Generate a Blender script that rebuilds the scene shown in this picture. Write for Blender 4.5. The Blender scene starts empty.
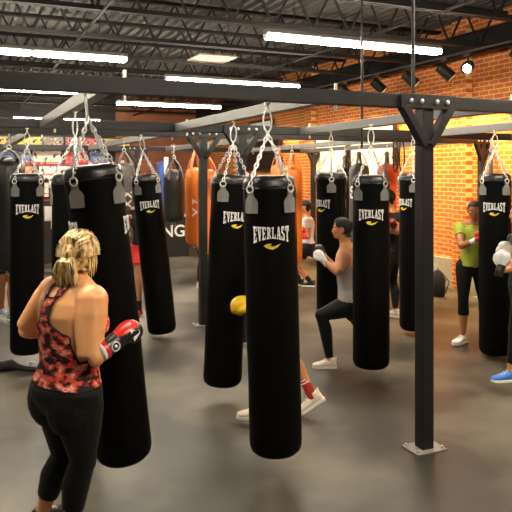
import bpy, bmesh, math, random
import numpy as np
from mathutils import Vector, Matrix, Euler, noise
random.seed(7)
PI = math.pi
SC = bpy.context.scene
COL = SC.collection
V = Vector
F = 660.0; HOR = 173.0; CAMZ = 2.05

def W(px, py, Y):                       # measured point: picture position and distance -> metres
    return V(((px-256.0)/F*Y, Y, CAMZ-(py-HOR)/F*Y))

# building grid: U runs along the rack fronts, N runs away along the brick wall
AZ = math.radians(23.9)
U = V((math.cos(AZ), math.sin(AZ), 0)); N = V((-math.sin(AZ), math.cos(AZ), 0))
P1 = V((1.27, 4.92, 0))
def G(u, v, z=0.0): return P1 + U*u + N*v + V((0, 0, z))
def uv_of(p):
    d = V((p[0], p[1], 0))-P1
    return d.dot(U), d.dot(N)

# ------------------------------------------------------------------ materials
def mat(name, col, rough=0.6, metal=0.0, bump=0.0, bscale=60, var=0.0, vscale=6, spec=0.5, sheen=0.0, coat=0.0):
    m = bpy.data.materials.new(name); m.use_nodes = True
    nt = m.node_tree; b = nt.nodes['Principled BSDF']
    b.inputs['Base Color'].default_value = (*col, 1)
    b.inputs['Roughness'].default_value = rough
    b.inputs['Metallic'].default_value = metal
    b.inputs['Specular IOR Level'].default_value = spec
    if sheen: b.inputs['Sheen Weight'].default_value = sheen
    if coat: b.inputs['Coat Weight'].default_value = coat
    tc = nt.nodes.new('ShaderNodeTexCoord')
    nz = nt.nodes.new('ShaderNodeTexNoise'); nz.inputs['Scale'].default_value = vscale; nz.inputs['Detail'].default_value = 5
    nt.links.new(tc.outputs['Object'], nz.inputs['Vector'])
    mx = nt.nodes.new('ShaderNodeMix'); mx.data_type = 'RGBA'
    k = max(var, 0.04)
    mx.inputs['A'].default_value = (*[c*(1-k) for c in col], 1); mx.inputs['B'].default_value = (*[min(1, c*(1+k)) for c in col], 1)
    nt.links.new(nz.outputs['Fac'], mx.inputs['Factor']); nt.links.new(mx.outputs['Result'], b.inputs['Base Color'])
    if bump:
        n2 = nt.nodes.new('ShaderNodeTexNoise'); n2.inputs['Scale'].default_value = bscale; n2.inputs['Detail'].default_value = 4
        bp = nt.nodes.new('ShaderNodeBump'); bp.inputs['Strength'].default_value = bump; bp.inputs['Distance'].default_value = 0.01
        nt.links.new(tc.outputs['Object'], n2.inputs['Vector']); nt.links.new(n2.outputs['Fac'], bp.inputs['Height']); nt.links.new(bp.outputs['Normal'], b.inputs['Normal'])
    return m

def emis(name, col, s):
    m = bpy.data.materials.new(name); m.use_nodes = True
    nt = m.node_tree; b = nt.nodes['Principled BSDF']
    b.inputs['Base Color'].default_value = (.8, .8, .8, 1)
    b.inputs['Emission Color'].default_value = (*col, 1); b.inputs['Emission Strength'].default_value = s
    return m

def brick_mat(name, c1, c2, mortar):
    m = bpy.data.materials.new(name); m.use_nodes = True
    nt = m.node_tree; b = nt.nodes['Principled BSDF']; b.inputs['Roughness'].default_value = 0.8
    tc = nt.nodes.new('ShaderNodeTexCoord'); sp = nt.nodes.new('ShaderNodeSeparateXYZ'); cb = nt.nodes.new('ShaderNodeCombineXYZ')
    nt.links.new(tc.outputs['Object'], sp.inputs[0]); nt.links.new(sp.outputs['X'], cb.inputs['X']); nt.links.new(sp.outputs['Z'], cb.inputs['Y'])
    bt = nt.nodes.new('ShaderNodeTexBrick')
    bt.inputs['Scale'].default_value = 1; bt.inputs['Brick Width'].default_value = .225; bt.inputs['Row Height'].default_value = .078
    bt.inputs['Mortar Size'].default_value = .007; bt.inputs['Mortar Smooth'].default_value = .3
    bt.inputs['Color1'].default_value = (*c1, 1); bt.inputs['Color2'].default_value = (*c2, 1); bt.inputs['Mortar'].default_value = (*mortar, 1)
    nt.links.new(cb.outputs[0], bt.inputs['Vector'])
    nz = nt.nodes.new('ShaderNodeTexNoise'); nz.inputs['Scale'].default_value = 2.2; nz.inputs['Detail'].default_value = 6
    nt.links.new(tc.outputs['Object'], nz.inputs['Vector'])
    mp = nt.nodes.new('ShaderNodeMapRange'); mp.inputs['To Min'].default_value = .75; mp.inputs['To Max'].default_value = 1.2
    nt.links.new(nz.outputs['Fac'], mp.inputs['Value'])
    vm = nt.nodes.new('ShaderNodeVectorMath'); vm.operation = 'SCALE'
    nt.links.new(bt.outputs['Color'], vm.inputs[0]); nt.links.new(mp.outputs['Result'], vm.inputs['Scale'])
    nt.links.new(vm.outputs[0], b.inputs['Base Color'])
    bp = nt.nodes.new('ShaderNodeBump'); bp.inputs['Strength'].default_value = .5; bp.inputs['Distance'].default_value = .006; bp.invert = True
    nt.links.new(bt.outputs['Fac'], bp.inputs['Height']); nt.links.new(bp.outputs['Normal'], b.inputs['Normal'])
    return m

def floor_mat():
    m = bpy.data.materials.new('rubber floor'); m.use_nodes = True
    nt = m.node_tree; b = nt.nodes['Principled BSDF']
    tc = nt.nodes.new('ShaderNodeTexCoord')
    def nz(scale, det, rough=.6):
        n = nt.nodes.new('ShaderNodeTexNoise'); n.inputs['Scale'].default_value = scale; n.inputs['Detail'].default_value = det; n.inputs['Roughness'].default_value = rough
        nt.links.new(tc.outputs['Object'], n.inputs['Vector']); return n
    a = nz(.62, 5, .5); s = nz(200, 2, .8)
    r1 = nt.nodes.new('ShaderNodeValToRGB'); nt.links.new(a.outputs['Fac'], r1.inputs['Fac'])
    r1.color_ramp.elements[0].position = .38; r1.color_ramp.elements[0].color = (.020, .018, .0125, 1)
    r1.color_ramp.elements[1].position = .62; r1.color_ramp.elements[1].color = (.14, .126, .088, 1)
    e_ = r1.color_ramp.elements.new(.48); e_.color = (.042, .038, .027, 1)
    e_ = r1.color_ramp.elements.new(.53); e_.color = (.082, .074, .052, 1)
    r2 = nt.nodes.new('ShaderNodeValToRGB'); nt.links.new(s.outputs['Fac'], r2.inputs['Fac'])
    r2.color_ramp.elements[0].position = .35; r2.color_ramp.elements[0].color = (.5, .5, .5, 1)
    r2.color_ramp.elements[1].position = .75; r2.color_ramp.elements[1].color = (2.1, 2.1, 2.1, 1)
    vm = nt.nodes.new('ShaderNodeVectorMath'); vm.operation = 'MULTIPLY'
    nt.links.new(r1.outputs['Color'], vm.inputs[0]); nt.links.new(r2.outputs['Color'], vm.inputs[1])
    nt.links.new(vm.outputs[0], b.inputs['Base Color'])
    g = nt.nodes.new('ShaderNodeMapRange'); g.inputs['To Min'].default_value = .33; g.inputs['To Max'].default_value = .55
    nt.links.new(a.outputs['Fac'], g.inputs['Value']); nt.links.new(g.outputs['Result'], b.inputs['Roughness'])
    b.inputs['Specular IOR Level'].default_value = .6
    bp = nt.nodes.new('ShaderNodeBump'); bp.inputs['Strength'].default_value = .25; bp.inputs['Distance'].default_value = .003
    nt.links.new(s.outputs['Fac'], bp.inputs['Height']); nt.links.new(bp.outputs['Normal'], b.inputs['Normal'])
    return m

def pattern_mat(name, stops, scale, rough=.8, stretch=(1, 1, 1), detail=2):
    m = bpy.data.materials.new(name); m.use_nodes = True
    nt = m.node_tree; b = nt.nodes['Principled BSDF']; b.inputs['Roughness'].default_value = rough
    tc = nt.nodes.new('ShaderNodeTexCoord'); mp = nt.nodes.new('ShaderNodeMapping'); mp.inputs['Scale'].default_value = stretch
    nz = nt.nodes.new('ShaderNodeTexNoise'); nz.inputs['Scale'].default_value = scale; nz.inputs['Detail'].default_value = detail
    nt.links.new(tc.outputs['Object'], mp.inputs[0]); nt.links.new(mp.outputs[0], nz.inputs['Vector'])
    r = nt.nodes.new('ShaderNodeValToRGB'); r.color_ramp.interpolation = 'LINEAR'
    while len(r.color_ramp.elements) < len(stops): r.color_ramp.elements.new(.5)
    for e, (p, c) in zip(r.color_ramp.elements, stops): e.position = p; e.color = (*c, 1)
    nt.links.new(nz.outputs['Fac'], r.inputs['Fac']); nt.links.new(r.outputs['Color'], b.inputs['Base Color'])
    return m

M = {}
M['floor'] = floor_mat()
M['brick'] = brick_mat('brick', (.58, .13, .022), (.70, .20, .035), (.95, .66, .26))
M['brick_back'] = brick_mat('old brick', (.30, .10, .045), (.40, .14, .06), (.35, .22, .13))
M['concrete'] = mat('concrete', (.42, .38, .28), .85, bump=.3, bscale=25, var=.25, vscale=4)
M['deck'] = mat('painted deck', (.055, .051, .045), .7, var=.3, vscale=3)
M['joist'] = mat('painted joist', (.014, .013, .012), .85, var=.3, spec=.2)
M['darkwall'] = mat('dark wall', (.03, .028, .026), .8)
M['steel'] = mat('rack steel', (.013, .013, .012), .5, metal=.0, bump=.05, bscale=200, var=.15, spec=.35)
M['steel2'] = mat('rack steel light', (.13, .13, .12), .45, var=.12, spec=.6)
M['bolt'] = mat('zinc bolt', (.75, .74, .7), .3, metal=.6)
M['plate'] = mat('base plate', (.32, .30, .26), .45, metal=.3, var=.25, vscale=20)
M['chrome'] = mat('chain chrome', (.80, .80, .78), .32, metal=.5)
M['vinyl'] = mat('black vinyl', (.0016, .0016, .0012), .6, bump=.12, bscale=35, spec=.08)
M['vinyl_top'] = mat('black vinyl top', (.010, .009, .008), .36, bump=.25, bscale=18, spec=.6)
M['tab'] = mat('grey webbing', (.19, .19, .175), .75, bump=.3, bscale=300)
M['white'] = mat('white print', (.85, .85, .83), .5)
M['yellow'] = mat('yellow print', (.80, .62, .02), .5)
M['leather_black'] = mat('black leather', (.008, .008, .007), .4, bump=.5, bscale=14, spec=.6)
M['leather_grey'] = mat('grey leather', (.085, .078, .075), .45, bump=.4, bscale=14)
M['leather_orange'] = mat('orange leather', (.80, .20, .015), .45, bump=.3, bscale=10, var=.15)
M['leather_red'] = mat('red orange leather', (.55, .085, .02), .45, bump=.3, bscale=10, var=.15)
M['strap'] = mat('leather strap', (.12, .10, .09), .6, bump=.3)
M['strap_orange'] = mat('orange strap', (.70, .26, .10), .6, bump=.2)
M['skin'] = mat('fair skin', (.90, .43, .18), .36, var=.12, vscale=9, spec=.45)
M['skin_tan'] = mat('tan skin', (.58, .25, .11), .45, var=.1, vscale=9)
M['skin_brown'] = mat('brown skin', (.38, .15, .06), .42, var=.15, vscale=9)
M['lip'] = mat('lip', (.42, .12, .08), .4)
M['eye_white'] = mat('eye white', (.7, .66, .6), .3)
M['iris'] = mat('iris', (.02, .012, .008), .2)
M['hair_black'] = pattern_mat('black hair', [(.35, (.002, .002, .002)), (.7, (.012, .009, .008))], 30, .7, (1, 1, .2))
M['hair_blonde'] = pattern_mat('blonde hair', [(.36, (.07, .04, .02)), (.46, (.50, .30, .10)), (.58, (.85, .62, .28)), (.8, (1.0, .85, .58))], 26, .45, (1.6, 1.6, .35), 4)
M['legging'] = mat('black legging', (.004, .0045, .003), .65, sheen=.03, spec=.2)
M['blackcloth'] = mat('black cloth', (.006, .006, .006), .85)
M['camo'] = pattern_mat('camo cloth', [(.43, (.010, .006, .006)), (.46, (.16, .015, .012)), (.49, (.75, .06, .03)), (.57, (.85, .14, .08)), (.61, (.95, .62, .50)), (.66, (.75, .07, .04))], 15, .8, (1, 1, 1.5), 3)
M['greytank'] = mat('grey knit', (.36, .32, .29), .9, bump=.4, bscale=90, var=.15)
M['green'] = mat('olive green cloth', (.34, .40, .04), .9, bump=.4, bscale=30, var=.12)
M['redcloth'] = mat('red cloth', (.75, .035, .02), .8, var=.1)
M['whitecloth'] = mat('white cloth', (.78, .76, .70), .85, bump=.3, bscale=30)
M['glove_red'] = mat('red glove leather', (.72, .03, .025), .28, spec=.7, bump=.1, bscale=20)
M['glove_maroon'] = mat('dark red glove leather', (.22, .02, .015), .35)
M['glove_black'] = mat('black glove leather', (.015, .014, .014), .35, spec=.6)
M['glove_white'] = mat('white glove leather', (.80, .78, .74), .35)
M['glove_yellow'] = mat('yellow glove leather', (.85, .55, .01), .35)
M['shoe_cream'] = mat('cream knit shoe', (.72, .64, .50), .8, bump=.3, bscale=80, var=.1)
M['shoe_white'] = mat('white shoe', (.80, .76, .68), .6)
M['shoe_blue'] = mat('blue shoe', (.05, .20, .62), .6, var=.2, vscale=30)
M['shoe_grey'] = mat('grey blue shoe', (.35, .42, .48), .6)
M['shoe_red'] = mat('red shoe', (.8, .04, .02), .5)
M['shoe_black'] = mat('black shoe', (.015, .015, .015), .6)
M['sole'] = mat('rubber sole', (.75, .68, .55), .6)
M['sock_red'] = mat('red sock', (.42, .02, .02), .9)
M['fixture'] = mat('fixture housing', (.09, .085, .08), .5)
M['tube'] = emis('lit tube', (1.0, .885, .72), 142)
M['tube_far'] = M['tube']
M['lens'] = emis('lit lens', (1.0, .86, .6), 60)
M['lensdim'] = emis('lit lens aside', (1.0, .75, .45), .15)
M['led'] = emis('small lamp', (1.0, .95, .85), 12)
M['vent'] = mat('vent tan', (.42, .33, .25), .7)
M['board'] = mat('white board', (.92, .92, .88), .6, var=.05)
M['rope_red'] = mat('red rope', (.6, .03, .03), .5)
M['rope_white'] = mat('white rope', (.75, .73, .68), .5)
M['rope_blue'] = mat('blue pad', (.03, .08, .35), .5)
M['apron'] = mat('black apron', (.008, .008, .008), .6)
M['canvas'] = mat('ring canvas', (.45, .43, .40), .8)
M['screen'] = mat('dark screen', (.005, .005, .006), .25)
PCOL = [(.85, .62, .05), (.75, .06, .06), (.85, .76, .58), (.14, .22, .45), (.88, .84, .74), (.30, .22, .15), (.70, .25, .10), (.05, .05, .05)]
for i, c in enumerate(PCOL): M['poster%d' % i] = pattern_mat('poster print %d' % i, [(.40, c), (.52, c), (.56, (.75, .70, .6)), (.62, (.08, .05, .04))], 7, .6, (1, 1, 1), 3)

# ------------------------------------------------------------------ mesh helpers
class MB:
    def __init__(s): s.v = []; s.f = []; s.m = []
    def add(s, vs, fs, mi=0):
        o = len(s.v); s.v += [V(x) for x in vs]; s.f += [tuple(o+i for i in f) for f in fs]; s.m += [mi]*len(fs)
        return s
    def box(s, c, size, R=None, mi=0):
        c = V(c); hx, hy, hz = [q/2 for q in size]; R = R or Matrix.Identity(3)
        vs = [c+R @ V((x*hx, y*hy, z*hz)) for z in (-1, 1) for y in (-1, 1) for x in (-1, 1)]
        return s.add(vs, [(0, 2, 3, 1), (4, 5, 7, 6), (0, 1, 5, 4), (2, 6, 7, 3), (0, 4, 6, 2), (1, 3, 7, 5)], mi)
    def bar(s, a, b, w, h, up=V((0, 0, 1)), mi=0):
        a = V(a); b = V(b); d = (b-a); L = d.length; d.normalize()
        r = d.cross(up)
        if r.length < 1e-4: r = d.cross(V((0, 1, 0)))
        r.normalize(); u = r.cross(d).normalized()
        R = Matrix((r, d, u)).transposed()
        return s.box((a+b)/2, (w, L, h), R, mi)
    def tube(s, pts, rad, n=10, closed=False, cap=True, mi=0, sx=1.0):
        pts = [V(p) for p in pts]; k = len(pts)
        if not hasattr(rad, '__len__'): rad = [rad]*k
        rings = []; prev = None
        for i, p in enumerate(pts):
            if closed: d = pts[(i+1) % k]-pts[i-1]
            else: d = pts[min(i+1, k-1)]-pts[max(i-1, 0)]
            if d.length < 1e-9: d = V((0, 0, 1))
            d.normalize()
            if prev is None:
                r = d.cross(V((0, 0, 1)))
                if r.length < 1e-2: r = d.cross(V((0, 1, 0)))
            else: r = prev-d*prev.dot(d)
            r.normalize(); prev = r; u = d.cross(r)
            rings.append([p+(r*math.cos(2*PI*j/n)*sx+u*math.sin(2*PI*j/n))*rad[i] for j in range(n)])
        vs = [q for R_ in rings for q in R_]; fs = []
        for i in range(k if closed else k-1):
            for j in range(n):
                a = i*n+j; b = i*n+(j+1) % n; i2 = (i+1) % k
                fs.append((a, b, i2*n+(j+1) % n, i2*n+j))
        if cap and not closed: fs.append(tuple(range(n-1, -1, -1))); fs.append(tuple((k-1)*n+j for j in range(n)))
        return s.add(vs, fs, mi)
    def loft(s, secs, n=18, mi=0):      # secs: (centre, X axis, Y axis) half-axes given as vectors
        vs = []; fs = []
        for c, X, Y in secs:
            vs += [V(c)+V(X)*math.cos(2*PI*j/n)+V(Y)*math.sin(2*PI*j/n) for j in range(n)]
        k = len(secs)
        for i in range(k-1):
            for j in range(n):
                fs.append((i*n+j, i*n+(j+1) % n, (i+1)*n+(j+1) % n, (i+1)*n+j))
        fs.append(tuple(range(n-1, -1, -1))); fs.append(tuple((k-1)*n+j for j in range(n)))
        return s.add(vs, fs, mi)
    def ell(s, c, r, R=None, nu=16, nv=10, mi=0):
        c = V(c); R = R or Matrix.Identity(3)
        if not hasattr(r, '__len__'): r = (r, r, r)
        vs = [c+R @ V((0, 0, r[2]))]; fs = []
        for i in range(1, nv):
            t = PI*i/nv
            for j in range(nu):
                p = 2*PI*j/nu; vs.append(c+R @ V((r[0]*math.sin(t)*math.cos(p), r[1]*math.sin(t)*math.sin(p), r[2]*math.cos(t))))
        vs.append(c+R @ V((0, 0, -r[2])))
        for j in range(nu): fs.append((0, 1+j, 1+(j+1) % nu))
        for i in range(nv-2):
            for j in range(nu):
                a = 1+i*nu+j; b = 1+i*nu+(j+1) % nu; fs.append((a, a+nu, b+nu, b))
        e = len(vs)-1; o = 1+(nv-2)*nu
        for j in range(nu): fs.append((o+j, e, o+(j+1) % nu))
        return s.add(vs, fs, mi)
    def lathe(s, prof, n=32, c=V((0, 0, 0)), wob=0, mi=0, seed=0):
        vs = []; fs = []; k = len(prof)
        for i, (r, z) in enumerate(prof):
            for j in range(n):
                a = 2*PI*j/n
                w = 1+wob*noise.noise(V((math.cos(a)*1.3, math.sin(a)*1.3+seed, z*3)))
                vs.append(V(c)+V((r*w*math.cos(a), r*w*math.sin(a), z)))
        for i in range(k-1):
            for j in range(n):
                fs.append((i*n+j, (i+1)*n+j, (i+1)*n+(j+1) % n, i*n+(j+1) % n))
        fs.append(tuple(range(n))); fs.append(tuple((k-1)*n+j for j in range(n-1, -1, -1)))
        return s.add(vs, fs, mi)
    def poly(s, pts, fn, th, mi=0):     # extruded outline, fn(x, y, depth) -> Vector
        n = len(pts)
        vs = [fn(x, y, th) for x, y in pts]+[fn(x, y, 0) for x, y in pts]
        fs = [tuple(range(n)), tuple(range(2*n-1, n-1, -1))]+[(i, n+i, n+(i+1) % n, (i+1) % n) for i in range(n)]
        return s.add(vs, fs, mi)
    def mesh(s, name, mats, smooth=False):
        me = bpy.data.meshes.new(name); me.from_pydata([tuple(v) for v in s.v], [], s.f)
        for m in mats: me.materials.append(m)
        me.polygons.foreach_set('material_index', s.m)
        me.update()
        bm = bmesh.new(); bm.from_mesh(me); bmesh.ops.recalc_face_normals(bm, faces=bm.faces); bm.to_mesh(me); bm.free()
        if smooth: me.shade_smooth()
        return me
    def build(s, name, m, parent=None, smooth=False, bevel=0, world=False):
        if not isinstance(m, (list, tuple)): m = [m]
        o = bpy.data.objects.new(name, s.mesh(name, m, smooth)); COL.objects.link(o)
        if parent is not None:
            o.parent = parent
            if world: o.matrix_parent_inverse = world_inv(parent)
        if bevel:
            b = o.modifiers.new('bevel', 'BEVEL'); b.width = bevel; b.segments = 2; b.limit_method = 'ANGLE'
        if smooth: autosmooth(o.data)
        return o
def world_inv(p):
    mt = p.matrix_basis.copy(); q = p.parent
    while q: mt = q.matrix_basis @ mt; q = q.parent
    return mt.inverted()
def autosmooth(me, ang=50):
    try: me.set_sharp_from_angle(angle=math.radians(ang))
    except Exception: pass
def tag(o, label, cat, group=None, kind=None):
    if label: o['label'] = label
    if cat: o['category'] = cat
    if group: o['group'] = group
    if kind: o['kind'] = kind
    return o
def thing(name, label, cat, loc=(0, 0, 0), rz=0, group=None):
    o = bpy.data.objects.new(name, None); COL.objects.link(o); o.empty_display_size = .1
    o.location = loc; o.rotation_euler = (0, 0, rz)
    return tag(o, label, cat, group)
def struct(o): o['kind'] = 'structure'; return o
RG = Matrix((U, N, V((0, 0, 1)))).transposed()     # grid rotation

def text_mesh(txt, size):
    cu = bpy.data.curves.new('t', 'FONT'); cu.body = txt; cu.size = size; cu.align_x = 'CENTER'; cu.align_y = 'CENTER'
    cu.extrude = 0.0; cu.offset = size*.02
    o = bpy.data.objects.new('t', cu); COL.objects.link(o)
    dg = bpy.context.evaluated_depsgraph_get(); me = bpy.data.meshes.new_from_object(o.evaluated_get(dg))
    vs = [v.co.copy() for v in me.vertices]; fs = [tuple(p.vertices) for p in me.polygons]
    bpy.data.objects.remove(o); bpy.data.curves.remove(cu); bpy.data.meshes.remove(me)
    return vs, fs

# ------------------------------------------------------------------ camera
cam = bpy.data.cameras.new('camera'); co = bpy.data.objects.new('camera', cam); COL.objects.link(co)
co.location = (0, 0, CAMZ); co.rotation_euler = (PI/2, 0, 0)
cam.sensor_width = 36; cam.lens = F/512*36; cam.shift_y = (HOR-256)/512
SC.camera = co

# ------------------------------------------------------------------ room
WU = 4.85; VB = 18.6; CEIL = 4.7
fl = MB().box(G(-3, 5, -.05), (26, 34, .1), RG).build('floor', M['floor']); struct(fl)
ceil = MB()
x0 = -13.0; k = 0; pitch = .19
prof = []
while x0 < WU+.1:
    prof += [(x0, 0), (x0+.06, 0), (x0+.085, .055), (x0+.165, .055)]; x0 += pitch
vs = []; fs = []
for (x, z) in prof:
    vs += [G(x, -9, CEIL+z), G(x, VB+.2, CEIL+z)]
for i in range(len(prof)-1): fs.append((2*i, 2*i+2, 2*i+3, 2*i+1))
ceil.add(vs, fs)
ceil.box(G(-4, 4.8, CEIL+.12), (18, 28, .04), RG)
struct(ceil.build('ceiling', M['deck']))

def wall(name, a, b, h, m, th=.15, nrm=None):
    d = (b-a); L = d.length; rz = math.atan2(d.y, d.x)
    mb = MB().box((L/2, th/2, h/2), (L, th, h))
    o = mb.build(name, m); o.location = a; o.rotation_euler = (0, 0, rz); struct(o); return o
wall('wall_right', G(WU, -9), G(WU, VB), CEIL+.1, M['brick'])
# direction reversed so thickness goes outwards
bpy.data.objects['wall_right'].location = G(WU+.15, -9)
wall('wall_back', G(-13, VB), G(1.6, VB), CEIL+.1, M['darkwall'])
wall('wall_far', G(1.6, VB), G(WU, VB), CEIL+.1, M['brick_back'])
wall('wall_left', G(-13, VB), G(-13, -9), CEIL+.1, M['darkwall'])
tr = MB().box((13.8, -.03, .24), (27.6, .06, .48)).box((13.8, -.045, .50), (27.6, .09, .04))
o = tr.build('trim_1', M['concrete']); o.location = G(WU, -9); o.rotation_euler = (0, 0, math.atan2(N.y, N.x)); struct(o)
o.data.transform(Matrix.Translation((0, .08, 0)))
# brick pier beside the posts and pipe on wall
for i, s in enumerate((4.9, 10.4, 15.6)):
    o = MB().box((.18, 0, CEIL/2), (.36, .16, CEIL)).build('trim_%d' % (i+2), M['brick']); o.location = G(WU-.05, s); o.rotation_euler = (0, 0, math.atan2(N.y, N.x)); struct(o)

# joists
def joist(v, z0=4.05, z1=4.62):
    mb = MB()
    a, b = -12.5, WU-.02
    for zz in (z0, z1):
        for off in (-.035, .035):
            mb.bar(G(a, v+off, zz), G(b, v+off, zz), .05, .055)
    x = a; up = True
    while x < b-.3:
        mb.bar(G(x, v, z0 if up else z1), G(x+.3, v, z1 if up else z0), .025, .025); x += .3; up = not up
    o = mb.build('ceiling_joist', M['joist']); struct(o)
v = -2.4
while v < VB-.5:
    joist(v); v += 1.63
# cross bridging rods and girder
g = MB()
for u_ in (-9, -5.2, -1.6, 2.2): g.bar(G(u_, -6, 4.03), G(u_, VB, 4.03), .03, .03)
struct(g.build('ceiling_bridging', M['joist']))
gd = MB()
for zz in (4.0, 4.35): gd.bar(G(WU-.35, -6, zz), G(WU-.35, VB, zz), .14, .02)
gd.bar(G(WU-.35, -6, 4.17), G(WU-.35, VB, 4.17), .02, .34)
struct(gd.build('ceiling_girder', M['joist']))

# ------------------------------------------------------------------ lights
def tube_light(mid_px, mid_py, z, n=2, label=None, group='fluorescent strip lights', u=None, v=None, L=1.25):
    if u is None:
        Y = (z-CAMZ)*F/(HOR-mid_py); p = V(((mid_px-256)/F*Y, Y, z))
    else: p = G(u, v, z)
    t = thing('strip_light', label, 'light', p, AZ, group)
    hs = MB(); T = n*L
    hs.box((0, 0, .075), (T, .11, .05)).box((0, 0, .045), (T, .05, .02))
    hs.build('housing', M['fixture'], t, bevel=.006)
    for i in range(n):
        x = -T/2+L*(i+.5)
        for dy in (-.034, .034):
            MB().tube([(x-L/2+.025, dy, .01), (x+L/2-.025, dy, .01)], .027, 12).build('tube', M['tube'], t, True)
        for s in (-1, 1): MB().box((x+s*(L/2-.012), 0, .02), (.02, .1, .05)).build('lamp_holder', M['white'], t)
    for s in (-1, 1): MB().tube([(s*T*.35, 0, .1), (s*T*.35, 0, CEIL-z)], .006, 6).build('hanger_rod', M['steel'], t)
    return t
tube_light(358, 46, 3.6, 2, 'lit strip light nearest on the right, ending by the black spotlights')
tube_light(32, 54.5, 3.6, 2, 'long lit strip light across the top left corner')
tube_light(235, 84, 3.6, 2, 'lit strip light in the middle, below the square ceiling vent')
tube_light(20, 90.5, 3.6, 2, 'lit strip light just above the front rack beam at the left edge')
tube_light(170, 106, 3.6, 2, 'lowest and farthest lit strip light over the boxing ring side')
for i, (u_, v_) in enumerate(((-3.2, .2), (1.5, -.6), (-1.2, -3.2), (-7.5, 1.8))):  # out-of-frame strips added to light the room from the near side
    tube_light(0, 0, 3.6, 2, 'unseen strip light added outside the picture behind the viewer', group='added strip lights behind the viewer', u=u_, v=v_)
for i, (u_, v_) in enumerate(((-9.5, 12.6), (-6.6, 15.6), (-.6, 16.3))):  # extra unseen strips added to brighten the ring side and far posters
    tube_light(0, 0, 3.62, 2, ['unseen strip light added beyond the left edge over the ring', 'unseen strip light added beyond the left edge to brighten the far posters', 'strip light added to brighten the far posters, hidden behind the front rack beams'][i], u=u_, v=v_)

# spotlights on a rail beside the brick wall
rail = MB().bar(G(4.15, -2, 3.975), G(4.15, 16, 3.975), .035, .03)
tag(rail.build('lighting_track', M['steel']), 'black lighting track running beside the brick wall under the ceiling', 'track')
def spot(px, py, label, tgt_v, power, lens='lensdim', tz=1.3, fwd=False):
    # find v on the track for this picture column
    r = (px-256)/F; a = G(4.15, 0); s = (a.x-r*a.y)/(r*N.y-N.x)
    p = G(4.15, s, 3.94)
    t = thing('spotlight', label, 'spotlight', p, AZ, 'black track spotlights')
    MB().box((0, 0, -.02), (.06, .14, .04)).tube([(0, 0, -.02), (0, 0, -.12)], .012, 8).build('bracket', M['steel'], t)
    tgt = G(WU, s+tgt_v, tz); look = G(WU, s-.55, 2.9)
    hc = V((0, 0, -.21))
    d = (look-(p+hc)); d = RG.inverted() @ d; d.normalize()
    if fwd: d = RG.inverted() @ V((-.45, -1.0, -.33)); d.normalize()
    h = MB().tube([hc-d*.14, hc-d*.135, hc+d*.15], [.07, .090, .100], 20); h.build('lamp_head', M['steel'], t, True)
    ln = MB().tube([hc+d*.146, hc+d*.153], .062 if fwd else .085, 20); ln.build('lens', M[lens], t)
    li = bpy.data.lights.new('lamp', 'SPOT'); li.energy = power; li.color = (1.0, .67, .29); li.spot_size = math.radians(95); li.spot_blend = .8; li.shadow_soft_size = .06
    lo = bpy.data.objects.new('lamp', li); COL.objects.link(lo); lo.parent = t; lo.location = hc+d*.19
    dd = (RG.inverted() @ (tgt-p)).normalized()
    lo.rotation_euler = dd.to_track_quat('-Z', 'Y').to_euler()
PW = 430
spot(346, 90, 'black track spotlight farthest along the rail, faint in the dark', .3, PW)
spot(378, 85, 'black track spotlight between the two hanging rods', .2, PW)
spot(410, 77, 'black track spotlight just right of the tall ceiling rod', .1, PW)
spot(445, 72, 'black track spotlight pointing down beside the glowing one', -.2, PW*1.2)
spot(468, 69, 'glowing track spotlight shining toward the viewer', -.6, PW*1.2, 'lens', fwd=True)
spot(520, 55, 'black track spotlight cut by the right edge', -.1, PW*.5)
spot(318, 100, 'small track spotlight over the white wall board', .0, PW*1.4)
spot(268, 105, 'tiny distant track spotlight above the dark screen', .2, PW*.5, tz=2.0)
spot(296, 100, 'small distant track spotlight before the dark screen', .0, PW*.7)

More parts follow.
